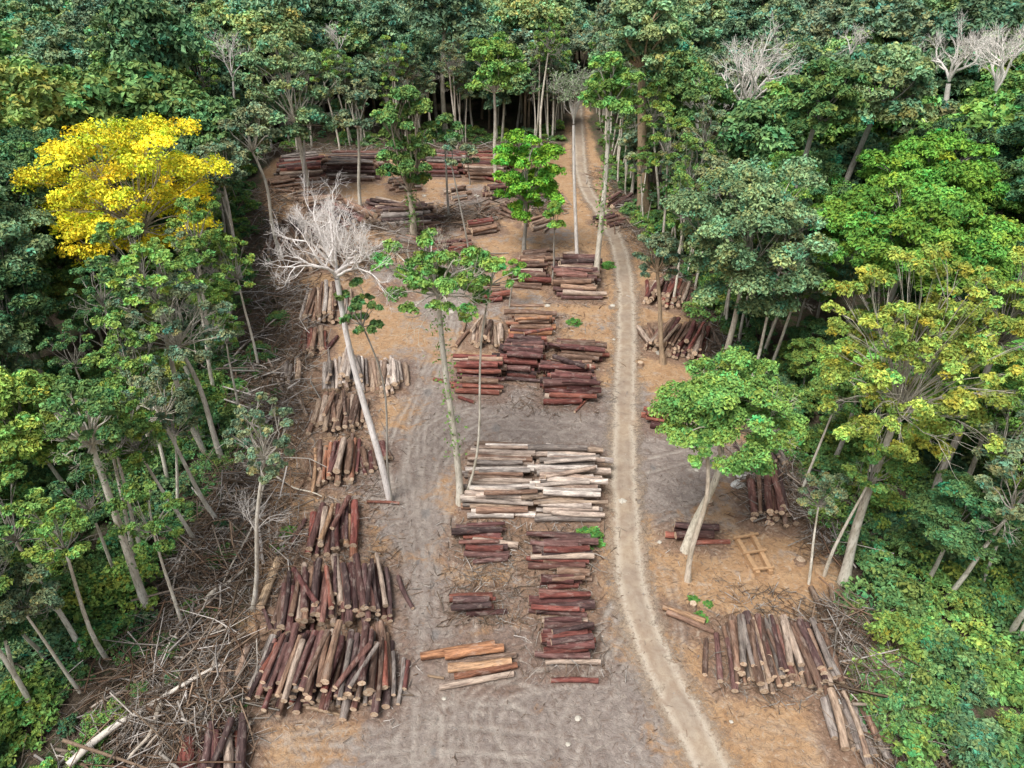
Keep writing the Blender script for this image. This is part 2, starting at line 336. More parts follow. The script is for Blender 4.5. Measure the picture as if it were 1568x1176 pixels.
def ground_mat():
    m,nt,out=newmat('yard_soil')
    v=coord(nt)
    big=noise(nt,v,.13,4,.62,.6);med=noise(nt,v,.55,6,.68,.8);fine=noise(nt,v,3.5,5,.7);mid2=noise(nt,v,1.3,5,.75,1.5)
    clay=mix(nt,ramp(nt,med,.35,.65),(.41,.235,.115),(.54,.35,.195))
    clay=mix(nt,math_(nt,'MULTIPLY',ramp(nt,fine,.5,.75),.5),clay,(.27,.155,.085))
    mud=mix(nt,ramp(nt,med,.36,.66),(.235,.19,.165),(.39,.33,.285))
    mud=mix(nt,math_(nt,'MULTIPLY',ramp(nt,fine,.46,.7),.5),mud,(.175,.125,.10))
    g=math_(nt,'ADD',attr(nt,'grey','Fac'),math_(nt,'MULTIPLY',math_(nt,'SUBTRACT',med,.5),2.6))
    g=math_(nt,'ADD',g,math_(nt,'MULTIPLY',math_(nt,'SUBTRACT',big,.5),1.6))
    k=mix(nt,ramp(nt,g,.2,.7),clay,mud)
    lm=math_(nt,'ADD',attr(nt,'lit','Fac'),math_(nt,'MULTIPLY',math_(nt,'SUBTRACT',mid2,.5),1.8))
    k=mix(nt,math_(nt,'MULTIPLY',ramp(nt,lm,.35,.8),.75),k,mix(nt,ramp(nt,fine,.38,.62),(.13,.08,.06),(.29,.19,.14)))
    k=mix(nt,math_(nt,'MULTIPLY',ramp(nt,mid2,.54,.62),.55),k,(.19,.125,.085))
    k=mix(nt,math_(nt,'MULTIPLY',ramp(nt,mid2,.44,.37),.45),k,(.52,.45,.37))
    gate=ramp(nt,math_(nt,'ADD',math_(nt,'MULTIPLY',fine,.5),math_(nt,'MULTIPLY',med,.5)),.38,.58)
    k=mix(nt,math_(nt,'MULTIPLY',math_(nt,'MULTIPLY',attr(nt,'rut','Fac'),gate),.6,True),k,(.15,.105,.08))
    k=mix(nt,math_(nt,'MULTIPLY',math_(nt,'MULTIPLY',attr(nt,'wear','Fac'),gate),.65,True),k,(.47,.41,.35))
    pu=ramp(nt,math_(nt,'ADD',attr(nt,'pud','Fac'),math_(nt,'MULTIPLY',math_(nt,'SUBTRACT',fine,.5),1.3)),.4,.75)
    k=mix(nt,math_(nt,'MULTIPLY',pu,.75),k,(.22,.20,.185))
    litter=mix(nt,ramp(nt,fine,.4,.62),(.07,.05,.033),(.18,.135,.09))
    litter=mix(nt,ramp(nt,med,.5,.62),litter,(.05,.09,.024))
    vv=math_(nt,'ADD',attr(nt,'veg','Fac'),math_(nt,'MULTIPLY',math_(nt,'SUBTRACT',fine,.5),.9))
    k=mix(nt,ramp(nt,vv,.4,.62),k,litter)
    h=math_(nt,'ADD',fine,math_(nt,'MULTIPLY',mid2,1.8))
    b=princ(nt,out,k,mix(nt,pu,(.9,.9,.9),(.3,.3,.3)),h,.9,.17,.5)
    return m
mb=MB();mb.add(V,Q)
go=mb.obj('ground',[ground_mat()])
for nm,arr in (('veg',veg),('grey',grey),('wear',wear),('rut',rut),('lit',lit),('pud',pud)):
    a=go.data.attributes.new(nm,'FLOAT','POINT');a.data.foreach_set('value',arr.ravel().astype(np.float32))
# ---------- dirt road
RL=smooth_line([gp(*p)[:2] for p in [(1130,1260),(1090,1176),(1040,1080),(992,980),(968,900),(962,850),(957,760),(955,700),(957,600),(959,500),(957,430),(944,370),(920,325),(900,295),(890,262),(887,225),(885,185),(884,150)]],12)
T=nrm(np.gradient(RL,axis=0));Nn=np.stack([-T[:,1],T[:,0]],1)
nl=25;lat=np.linspace(-1,1,nl);HW=2.4
P=RL[:,None]+Nn[:,None]*lat[None,:,None]*HW
rutz=-.05*(np.exp(-((np.abs(lat)-.42)/.12)**2))+.09*(1-lat**4)
PZ=np.tile(rutz[None]+.015,(len(RL),1))
PV=np.concatenate([P,PZ[...,None]],-1).reshape(-1,3)
i=np.arange(len(RL)-1)[:,None]*nl;j=np.arange(nl-1)[None]
Q=np.stack([i+j,i+nl+j,i+nl+j+1,i+j+1],-1).reshape(-1,4)
def road_mat():
    m,nt,out=newmat('packed_dirt');v=coord(nt)
    med=noise(nt,v,.9,5,.65,.5);big=noise(nt,v,.2,4,.6);fine=noise(nt,v,5,4,.7);la=math_(nt,'ABSOLUTE',attr(nt,'lat','Fac'))
    k=mix(nt,ramp(nt,med,.35,.65),(.32,.235,.165),(.43,.345,.25))
    k=mix(nt,ramp(nt,big,.4,.6),k,mix(nt,1.0,k,(.84,.86,.92),'MULTIPLY'))
    tr=math_(nt,'SUBTRACT',1.0,math_(nt,'MULTIPLY',math_(nt,'ABSOLUTE',math_(nt,'SUBTRACT',la,math_(nt,'ADD',.40,math_(nt,'MULTIPLY',math_(nt,'SUBTRACT',big,.5),.45)))),5.0),True)
    tr=math_(nt,'MULTIPLY',tr,ramp(nt,med,.28,.46))
    k=mix(nt,math_(nt,'MULTIPLY',tr,.8),k,mix(nt,ramp(nt,fine,.35,.65),(.47,.40,.31),(.57,.50,.41)))
    k=mix(nt,math_(nt,'MULTIPLY',ramp(nt,fine,.5,.72),.5),k,(.25,.17,.115))
    b=princ(nt,out,k,.9,fine,.6,.06)
    al=ramp(nt,math_(nt,'ADD',la,math_(nt,'MULTIPLY',math_(nt,'SUBTRACT',math_(nt,'ADD',math_(nt,'MULTIPLY',med,.6),math_(nt,'MULTIPLY',fine,.4)),.5),3.0)),.42,.95,(1,1,1,1),(0,0,0,1))
    nt.links.new(al,b.inputs['Alpha']);return m
mb=MB();mb.add(PV,Q);ro=mb.obj('dirt_road',[road_mat()])
a=ro.data.attributes.new('lat','FLOAT','POINT');a.data.foreach_set('value',np.tile(lat,len(RL)).astype(np.float32))
# ---------- log piles
PAL={'red':[(.21,.07,.055),(.15,.062,.055),(.27,.10,.07),(.12,.055,.05)],'dark':[(.12,.07,.065),(.15,.08,.07),(.09,.058,.054),(.20,.10,.08)],
 'brown':[(.25,.155,.105),(.19,.12,.085),(.31,.20,.135),(.15,.095,.07)],'tan':[(.38,.28,.20),(.31,.215,.155),(.45,.34,.25),(.26,.16,.11)],
 'pale':[(.52,.44,.37),(.46,.37,.30),(.62,.55,.48),(.42,.32,.25)],'orange':[(.42,.21,.11),(.32,.145,.085),(.50,.31,.18),(.28,.13,.08)],'grey':[(.33,.29,.255),(.27,.23,.20),(.20,.17,.145)]}
def one_log(mb,c,ang,L,r,rng,colr,tilt=0,capc=(1,1,1)):
    n=10;k=6;t=np.linspace(-.5,.5,k)
    d=np.array([math.cos(ang)*math.cos(tilt),math.sin(ang)*math.cos(tilt),math.sin(tilt)])
    P=np.array(c)[None]+d[None]*t[:,None]*L
    P=P+np.sin((t+.5)*np.pi)[:,None]*rng.randn(1,3)*np.array([.0,.08,.05])*L*.18
    R=r*(1-.14*t*(1 if rng.rand()<.5 else -1))*(1+.05*rng.randn(k))
    tube(mb,P,R,n,0,colr,(1,capc),rng,.045)
def pile(A,B,w,layers,r,pal,seed,fan=0.0,mess=1.5,zz=-.02,name='log_pile'):
    rng=np.random.RandomState(seed);a=gp(*A)[:2];b=gp(*B)[:2];c=(a+b)/2;v=b-a;L=np.linalg.norm(v);ang=math.atan2(v[1],v[0])
    cols=[np.array(q) for p in pal.split('+') for q in PAL[p]]
    mb=MB();n0=max(1,int(round(w/(2*r))))
    for l in range(layers):
        n=n0-l*1 if l<2 else n0-int(l*1.5)
        if n<1: break
        for i in range(n):
            if l==layers-1 and layers>1 and rng.rand()<.45 and n>2: continue
            if l==layers-2 and layers>2 and rng.rand()<.12: continue
            rr=r*(.66+.62*rng.rand())
            y=(i-(n-1)/2)*2*r+rng.randn()*.1*mess;z=r*.95+l*r*1.62+(rng.rand()-.4)*.14+(rr-r)*.5
            LL=L*(.7+.38*rng.rand())
            cc=cols[rng.randint(len(cols))]*(.7+.65*rng.rand())
            if rng.rand()<.06: cc=np.array([.46,.36,.28])
            one_log(mb,(rng.randn()*.34*mess,y,z+zz),rng.randn()*(.022+.022*(l>=layers-2))*mess+fan*(y/(w/2+.01))*.12,LL,rr,rng,cc,rng.randn()*.012*mess,np.array([1,1,1])*(.6+.6*rng.rand()))
    for i in range(max(1,int(w/2.2))):
        if layers>1 and rng.rand()<.6:
            rr=r*(.6+.3*rng.rand());cc=cols[rng.randint(len(cols))]
            one_log(mb,(rng.randn()*.6,(rng.rand()-.5)*w*.85,layers*r*1.6+.1+zz),rng.randn()*.22,L*.8,rr,rng,cc,rng.randn()*.02)
    for i in range(int(w/2)):
        if rng.rand()<.45:
            rr=r*(.6+.3*rng.rand());cc=cols[rng.randint(len(cols))];sg=1 if rng.rand()<.5 else -1
            one_log(mb,(rng.randn()*.8,sg*(w/2+.3+rng.rand()*.9),rr+zz),rng.randn()*.3,L*(.4+.5*rng.rand()),rr,rng,cc)
    o=mb.obj(name,[LOG,CUT]);o.location=(c[0],c[1],0);o.rotation_euler=(0,0,ang);return o
for k,(A,B,w,l,r,p,fan) in enumerate(piles): pile(A,B,w,l,r,p,100+k,fan)
def lone_log(A,B,r,c,seed,z=.3,name='fallen_log',bend=0.0):
    rng=np.random.RandomState(seed);a=gp(*A);b=gp(*B);mb=MB();v=b-a;L=np.linalg.norm(v);cx=(a+b)/2
    if bend:
        t=np.linspace(0,1,12);P=np.stack([(t-.5)*L,np.sin(t*np.pi*1.3)*bend,.15*np.sin(t*9)],1)
        tube(mb,P,np.linspace(r,r*.45,12),10,0,np.array(c),(1,(1,1,1)),rng,.04)
    else: one_log(mb,(0,0,0),0,L,r,rng,np.array(c))
    o=mb.obj(name,[DEAD if bend else LOG,CUT]);o.location=(cx[0],cx[1],z);o.rotation_euler=(0,0,math.atan2(v[1],v[0]))
lone_log((112,1184),(338,1026),.27,(1.9,1.85,1.75),801,1.0,bend=.5)
lone_log((250,1090),(205,1180),.2,(1.4,1.3,1.15),802,.9,bend=.3)
lone_log((318,930),(380,880),.22,(1.6,1.55,1.4),803,.8,bend=.2)
lone_log((268,1000),(150,1100),.16,(1.2,1.1,1.0),804,.8,bend=.6)
lone_log((408,742),(350,905),.14,(1.5,1.45,1.3),805,.8,bend=.4)
lone_log((340,1010),(236,1160),.16,(1.1,1.0,.9),806,.9,bend=.5)
lone_log((412,728),(492,770),.12,(1.5,1.45,1.3),807,.6,bend=-.3)
lone_log((355,560),(440,480),.15,(1.4,1.3,1.2),808,.7,bend=.4)
lone_log((345,510),(425,530),.13,(1.4,1.3,1.2),809,.7,bend=.3)
lone_log((300,830),(260,930),.14,(1.4,1.3,1.2),810,.8,bend=-.4)
for k,(A,B,r,c) in enumerate([((428,862),(400,935),.38,(.6,.44,.28)),
  ((470,640),(440,590),.2,(.4,.33,.27)),((1240,905),(1282,1000),.25,(.2,.14,.10)),((562,770),(612,772),.15,(.25,.1,.07)),((880,632),(912,598),.14,(.3,.12,.08)),
  ((664,582),(700,588),.2,(.25,.09,.07)),((1270,900),(1300,1010),.22,(.3,.22,.15)),((530,1100),(470,1085),.14,(.38,.27,.17)),((345,1000),(300,1060),.25,(.55,.46,.36)),((680,1040),(655,1036),.1,(.38,.27,.17)),((1310,920),(1375,1020),.2,(.45,.4,.34)),
  ((280,1010),(345,960),.2,(.6,.53,.44)),((200,1100),(300,985),.17,(.6,.55,.48)),((350,840),(398,770),.2,(.4,.32,.24)),((360,700),(420,640),.14,(.6,.55,.48)),((392,520),(432,600),.16,(.4,.32,.25)),((1210,730),(1262,800),.2,(.45,.4,.34)),((1250,820),(1300,860),.15,(.55,.5,.45)),((1085,500),(1112,560),.2,(.3,.22,.16)),((385,1110),(360,1170),.14,(.55,.5,.4)),
  ((1330,1000),(1400,1080),.14,(.5,.45,.4)),((330,600),(395,650),.13,(.6,.55,.5)),((405,870),(395,800),.15,(.6,.56,.5))]):
    lone_log(A,B,r,c,300+k,max(.12,r*.9) if k in (3,4,5,7,9) else .45)
# ---------- timber skid frame
def beam(mb,a,b,w,h,c):
    a=np.array(a,float);b=np.array(b,float);d=nrm(b-a);s=np.cross(d,[0,0,1.])*w/2;u=np.array([0,0,h])
    v=[a-s,a+s,a+s+u,a-s+u,b-s,b+s,b+s+u,b-s+u]
    mb.add(v,[(0,3,2,1),(4,5,6,7),(0,1,5,4),(1,2,6,5),(2,3,7,6),(3,0,4,7)],0,c,False)
TIMB=plain('sawn_timber',(.56,.35,.19))
mb=MB();g=[gp(*p) for p in [(1126,825),(1160,882),(1150,820),(1180,880)]]
beam(mb,g[0],g[1],.38,.45,(1,1,1));beam(mb,g[2],g[3],.38,.45,(1,1,1))
for t in (.08,.5,.93):
    a=g[0]*(1-t)+g[1]*t;b=g[2]*(1-t)+g[3]*t;e=(b-a)*.3;z=np.array([0,0,.455])
    beam(mb,a-e+z,b+e+z,.2,.16,(1,1,1))
mb.obj('timber_skid_frame',[TIMB])
# ---------- small things: stumps, rocks, sacks
def lump(name,u,v,r,mat,seed,sq=.6):
    rng=np.random.RandomState(seed);mb=MB();g=gp(u,v);k=9;n=14
    th=np.linspace(0,2*np.pi,n,endpoint=False);ph=np.linspace(-.3,1.57,k);ry=1+.22*rng.randn(n)*.6
    Vv=np.array([[math.cos(p)*math.cos(t)*r*ry[q]*(1+.08*rng.randn()),math.cos(p)*math.sin(t)*r*ry[q],math.sin(p)*r*sq] for p in ph for q,t in enumerate(th)])
    i=np.arange(k-1)[:,None]*n;j=np.arange(n)[None];kk=(j+1)%n
    mb.add(Vv,np.stack([i+j,i+kk,i+n+kk,i+n+j],-1).reshape(-1,4),0,(1,1,1),False)
    o=mb.obj(name,[mat]);o.location=g
ROCK=plain('pale_stone',(.62,.57,.48));SACK=plain('woven_sack',(.8,.78,.72),.6)
lump('rock',953,768,.42,ROCK,1);lump('sack',1284,1082,.6,SACK,2,.7);lump('sack',1138,726,.9,SACK,3,.5);lump('sack',1130,742,.7,SACK,4,.5)
for k,(u,v,r) in enumerate([(1010,540,.5),(938,468,.4),(690,478,.5),(838,468,.4),(1018,1062,.2),(1066,720,.25),(1085,735,.2),(885,1100,.22),(870,1140,.18),(680,1070,.15),(1010,830,.2),(940,520,.25),(730,300,.5),(760,290,.4),(650,300,.4),(1120,1105,.15),(1070,1075,.2)]):
    lump('rock',u,v,r,ROCK,20+k,.45)
def stump(u,v,r,seed):
    rng=np.random.RandomState(seed);mb=MB();h=.3+.3*rng.rand()
    tube(mb,[(0,0,-.1),(0,0,.12),(0,0,h)],[r*1.5,r*1.15,r],12,0,(.35,.24,.16),(1,(.8,.8,.8)),rng,.09)
    o=mb.obj('tree_stump',[LOG,CUT]);o.location=gp(u,v)
for k,(u,v) in enumerate([(1120,1010),(430,835),(1225,860),(1085,770),(410,610),(980,560),(1060,930)]): stump(u,v,.28+.12*random.random(),500+k)
# ---------- brushwood / slash
def brush(name,quads,N,seed,Lm=(1,4.5),rr=(.02,.07),hz=1.2,mats=(DEAD,),bright=1.0,lift=0.0):
    rng=np.random.RandomState(seed);mb=MB();P=[]
    for (c0,c1,hw,wt) in quads:
        a=gp(*c0)[:2];b=gp(*c1)[:2];n=int(N*wt);t=rng.rand(n,1);v=b-a;pr=nrm(np.array([-v[1],v[0]]))
        P.append(a*(1-t)+b*t+pr*rng.randn(n,1)*hw*.6)
    P=np.concatenate(P);n=len(P);cl=np.clip(sn(P[:,0],P[:,1],.5,seed)+.55,.05,1.3)
    ang=rng.rand(n)*6.28;L=Lm[0]+(Lm[1]-Lm[0])*rng.rand(n)**2;ti=rng.randn(n)*.22
    d=np.stack([np.cos(ang)*np.cos(ti),np.sin(ang)*np.cos(ti),np.sin(ti)],1)*L[:,None]/2
    c=np.concatenate([P,(np.abs(rng.randn(n))*hz*.5*cl+.05+lift)[:,None]+np.maximum(0,np.abs(d[:,2:3])-.1)],1)
    c[:,2]+=hgt(c[:,0],c[:,1])
    bend=rng.randn(n,3)*L[:,None]*.07
    r=rr[0]+(rr[1]-rr[0])*rng.rand(n)**3
    base=np.array([[.85,.82,.78],[.6,.52,.45],[.38,.30,.23],[.72,.55,.42],[1.25,1.22,1.2],[.5,.34,.25]])*bright
    cc=base[rng.randint(0,6,n)]*(.6+.6*rng.rand(n,1))
    sticks(mb,c-d,c+bend,r,r*.8,0,cc);sticks(mb,c+bend,c+d,r*.8,r*.35,0,cc)
    k=rng.rand(n)<.8;m=k.sum();q=c[k]+bend[k];e=nrm(d[k]+rng.randn(m,3)*.6*L[k,None]);e[:,2]=np.abs(e[:,2])*.7
    sticks(mb,q,q+e*L[k,None]*.4,r[k]*.5,r[k]*.15,0,cc[k])
    return mb.obj(name,list(mats))
lb=[((300,1190),(350,1000),2.5,.12),((170,1200),(300,960),4.5,.20),((300,960),(380,760),4,.20),((375,760),(410,600),4.5,.15),((405,600),(425,440),5,.14),((415,440),(405,290),6,.13),((450,700),(455,560),1.5,.03),((440,900),(440,760),1.3,.02),((455,560),(450,400),2,.05)]
brush('brushwood',lb,8500,41);brush('brushwood',lb,700,46,(3,8),(.07,.16),1.0);brush('brushwood',lb,240,49,(3,7),(.05,.12),.5,(DEAD,),1.5,.4)
rb=[((1290,930),(1340,1060),2.4,.22),((1340,1060),(1400,1190),2.2,.12),((1190,700),(1290,860),2.5,.18),((1080,470),(1110,590),2.5,.14),((960,340),(1075,460),3,.14),((1150,690),(1180,800),2,.1),((920,260),(960,340),3,.06)]
brush('brushwood',rb,5200,42);brush('brushwood',rb,420,47,(2.5,6),(.06,.14),.8,(DEAD,),1.3)
bb=[((410,236),(860,228),4,.4),((560,345),(760,330),5,.25),((600,370),(700,420),6,.15),((480,350),(560,420),5,.15),((850,330),(800,300),4,.1)]
brush('brushwood',bb,3800,43,(1,5));brush('brushwood',bb,600,48,(3,8),(.08,.2),.6)
brush('wood_litter',[((640,1180),(640,560),11,.3),((900,1180),(900,560),8,.25),((700,560),(700,300),13,.2),((1150,1150),(1050,720),5,.15),((450,1170),(500,700),4,.14),((980,1100),(975,420),2,.08)],4600,44,(.12,.8),(.012,.04),.02)
brush('wood_litter',[((745,960),(745,800),3.5,.2),((870,1040),(860,800),3.5,.15),((830,640),(830,480),7,.25),((540,860),(540,600),3.2,.25),((880,470),(860,370),6,.15),((1180,1080),(1180,900),4,.15),((500,1080),(520,850),6,.2),((700,350),(560,330),12,.2)],6000,45,(.2,2.0),(.015,.06),.1)
# ---------- hero trees
G={'mid':(.14,.25,.085),'bright':(.21,.37,.095),'lime':(.23,.385,.08),'dull':(.21,.27,.155),'pale':(.235,.35,.17),'dark':(.08,.17,.07),'ygreen':(.33,.42,.09),'yellow':(.80,.74,.06),'blue':(.10,.20,.12)}
clearz=[]
def hero(name,base,cc,hw,hh,g,N,ls,tr,seed,nl=10,ns=14,lobe=.34,spread=.75,zmin=-.4,bark=None,bc=(1,1,1),dy=0,top=.55,wob=.02,flat=.75,twig=0,fork=False,inner=0.0,cz=True,hv=.09):
    rng=np.random.RandomState(seed);b=gp(*base);b[2]=float(hgt(b[0],b[1]));c=at_y(*cc,b[1]+dy);m=mpp(b[1],c[2]);rx=hw*m;rz=hh*m/.92
    if cz: clearz.append((c[:2].copy(),rx,b[:2].copy(),c[2]-rz))
    mb=MB();c=c-b;fk=c-np.array([0,0,rz*top]);fk[:2]*=.95
    pts=curve((0,0,-.4),fk,12,rng,0,wob);R=np.linspace(tr,tr*.55,12);R[0]*=1.5;R[1]*=1.1
    tube(mb,pts,R,9,0,bc,None,rng,.03)
    crown(mb,c,(rx,rx*.92,rz),nl,ns,N,ls,rng,lobe,zmin,spread,flat,1,fk,tr*.42,bc,True,inner,hv)
    if twig:
        S=[]
        for _ in range(twig):
            d=nrm(rng.randn(3)+np.array([0,0,.6]));twigs(mb,fk,d,rx*.55,tr*.2,3,rng,S,bc)
        flush(mb,S,bc)
    if fork:
        i=rng.randint(4,11,250);p=pts[i]+rng.randn(250,3)*np.array([.5,.5,1.0]);leaves(mb,p,rng.randn(250,3)+np.array([0,0,.6]),ls,rng,1,np.ones((250,3))*.8)
    o=mb.obj(name,[bark or BARK,LEAF],b);o.color=tuple(G[g])+(1,) if isinstance(g,str) else tuple(g)+(1,);return o
def dead(name,base,cc,hw,hh,tr,seed,n=6,lev=4,bc=(1.2,1.2,1.2),g=None,fk=.75):
    rng=np.random.RandomState(seed);b=gp(*base);b[2]=float(hgt(b[0],b[1]));c=at_y(*cc,b[1])-b;m=mpp(b[1],c[2]+b[2]);rx=hw*m;rz=hh*m/.92
    clearz.append(((c+b)[:2].copy(),rx,b[:2].copy(),c[2]+b[2]-rz))
    mb=MB();f=c-np.array([0,0,rz*fk]);tube(mb,curve((0,0,-.4),f,12,rng,0,.015),np.linspace(tr,tr*.6,12),9,0,bc,None,rng,.03);S=[]
    for i in range(n):
        a=i/n*6.28+rng.rand();d=nrm(np.array([math.cos(a)*rx*.9,math.sin(a)*rx*.9,rz*(.7+.8*rng.rand())]))
        twigs(mb,f+np.array([0,0,rng.rand()*rz*.3]),d,max(rx,rz)*.62,tr*.42,lev,rng,S,bc,.5,.3)
    flush(mb,S,bc)
    if g:
        N=1500;idx=rng.randint(0,len(S),N);p=np.array([S[i][1] for i in idx])+rng.randn(N,3)*.25
        leaves(mb,p,rng.randn(N,3)+np.array([0,0,.7]),.2,rng,1,np.ones((N,3))*(.7+.6*rng.rand(N,1)))
    o=mb.obj(name,[DEAD,LEAF],b);o.color=tuple(G[g or 'dull'])+(1,)
hero('yellow_flowering_tree',(268,520),(202,296),126,98,'yellow',38000,.19,.5,1,48,12,.18,.92,-.8,wob=.03,twig=4,inner=.15,bc=(1.4,1.35,1.3),hv=.06)
dead('dead_tree',(597,765),(508,372),72,74,.36,2,11,5,(2.1,2.1,2.15))
hero('tall_tree',(600,768),(552,478),34,42,'mid',2600,.18,.12,3,12,8,.2,.95,-.8,cz=False)
hero('tall_tree',(705,770),(668,420),92,60,'bright',10000,.17,.36,4,34,9,.125,.98,-.6,bc=(1.6,1.6,1.55),twig=6,fork=True,inner=.25)
hero('slender_tree',(708,766),(755,420),50,30,'bright',2600,.17,.13,94,12,8,.17,.95,-.3,bc=(1.5,1.5,1.45))
hero('tall_tree',(912,432),(935,132),48,55,'bright',12000,.26,.45,5,22,12,.22,.85,bc=(1.8,1.8,1.75),fork=True,inner=.2)
hero('tall_tree',(760,275),(756,105),46,58,'bright',10000,.34,.42,6,20,12,.25,.8,bc=(1.7,1.7,1.65),inner=.2)
hero('tall_tree',(632,362),(620,215),44,82,(.18,.30,.09),20000,.27,.7,7,34,14,.23,.86,-.9,top=.9,fork=True,inner=.3,bc=(1.3,1.2,1.1))
hero('tall_tree',(803,388),(806,272),52,66,(.21,.45,.06),15000,.27,.4,8,28,14,.22,.84,-.8,inner=.3)
hero('tall_tree',(985,322),(985,60),62,68,'pale',20000,.36,1.1,9,30,14,.23,.85,-.7,bark=BARKD,bc=(2.4,2.3,2.1),inner=.2)
hero('tall_tree',(1098,580),(1150,362),122,116,'pale',46000,.21,.42,10,48,16,.18,.88,-.9,flat=.7,inner=.2,bc=(1.5,1.5,1.45))
hero('tall_tree',(1050,842),(1112,624),114,76,'bright',34000,.16,.40,11,46,14,.165,.93,-.6,flat=.7,bc=(1.7,1.7,1.6),twig=2,inner=.3)
hero('slender_tree',(1054,888),(1085,690),30,25,'bright',1800,.16,.26,12,5,8,.3,.9,bc=(1.6,1.5,1.4))
hero('tall_tree',(1293,892),(1405,548),150,165,'ygreen',40000,.14,.42,13,120,9,.09,.99,-.9,twig=3,bc=(1.4,1.4,1.35),inner=.4)
hero('tall_tree',(340,705),(262,495),80,72,'dull',8500,.17,.32,14,36,9,.12,.97,-.5,twig=5,bc=(1.6,1.6,1.55),inner=.2)
hero('tall_tree',(228,938),(128,650),62,65,'mid',9000,.15,.36,15,28,12,.16,.9,-.7,twig=3,fork=True,bc=(1.7,1.7,1.65))
hero('tall_tree',(336,798),(236,615),62,50,'dull',6000,.15,.22,16,26,9,.13,.97,twig=4,bc=(1.7,1.7,1.65))
hero('tall_tree',(386,932),(402,672),50,68,'dull',7500,.14,.2,17,30,9,.13,.97,-.8,twig=4,bc=(1.5,1.5,1.5))
hero('tall_tree',(472,300),(445,140),72,80,'pale',15000,.33,.6,18,32,12,.19,.88,-.6,bc=(1.8,1.8,1.75),twig=3)
hero('tall_tree',(370,432),(335,250),40,40,'dull',4500,.28,.3,19,14,10,.26,.85,bc=(1.6,1.6,1.6))
hero('tall_tree',(432,392),(380,205),42,45,'dull',5200,.28,.32,20,14,10,.25,.85,twig=3,bc=(1.6,1.6,1.55))
hero('tall_tree',(552,318),(545,170),32,42,'dull',4200,.32,.35,21,12,10,.26,.85,twig=2,bc=(1.6,1.6,1.55))
hero('tall_tree',(688,335),(680,200),25,32,'mid',3000,.3,.25,22,9,10,twig=2)
hero('slender_tree',(845,428),(850,335),18,30,'lime',2400,.2,.18,23,8,10)
hero('tall_tree',(1045,345),(1080,160),42,50,'mid',8000,.3,.42,24,16,12,.26,.82,bc=(1.9,1.9,1.85))
hero('tall_tree',(1016,556),(1008,392),34,44,'dull',6500,.2,.36,25,20,10,.2,.88,-.6,twig=2,bark=BARKD,bc=(2.3,2.2,2.1))
hero('tall_tree',(720,282),(716,238),15,20,'dull',2200,.26,.16,26,6,9)
hero('slender_tree',(725,470),(690,240),14,28,'dull',900,.22,.16,27,5,8,twig=2)
hero('slender_tree',(780,470),(785,410),16,18,'lime',1500,.2,.12,28,5,8)
dead('dead_tree',(1112,285),(1152,118),52,66,.8,31,8,4,(2.1,2.1,2.1))
dead('dead_tree',(884,395),(880,155),32,44,.32,32,7,4,(2.,2.,2.),'dull')
dead('dead_tree',(1425,300),(1466,85),40,50,.7,33,6,4,(1.9,1.9,1.9));dead('dead_tree',(1500,330),(1540,95),40,60,.7,34,6,4,(2.1,2.1,2.1))
dead('dead_tree',(470,300),(462,190),22,30,.3,35,5,3,(1.5,1.5,1.5))
dead('dead_tree',(385,925),(385,790),20,55,.12,36,5,3,(1.4,1.4,1.4))
dead('dead_tree',(355,300),(350,90),16,40,.3,39,5,3,(1.9,1.9,1.9));dead('dead_tree',(1070,300),(1072,175),10,40,.3,40,5,3,(2,2,2));dead('dead_tree',(1290,260),(1308,60),14,30,.35,41,5,3,(1.9,1.9,1.9));dead('dead_tree',(520,200),(515,60),12,25,.35,43,5,3,(1.8,1.8,1.8))
hero('spreading_tree',(1330,470),(1425,268),96,52,(.18,.375,.065),36000,.26,.5,51,40,16,.2,.87,-.25,flat=.7,inner=.15)
hero('spreading_tree',(1290,600),(1395,368),146,74,(.18,.35,.065),54000,.22,.5,52,60,16,.165,.9,-.25,flat=.7,inner=.15)
hero('spreading_tree',(1160,480),(1255,160),58,60,'mid',20000,.3,.5,54,30,14,.24,.84)
hero('spreading_tree',(1250,420),(1350,140),78,62,'pale',26000,.34,.6,55,34,14,.21,.85)
hero('spreading_tree',(1420,800),(1545,480),88,90,'ygreen',24000,.15,.4,53,64,10,.115,.97,twig=2,inner=.3)
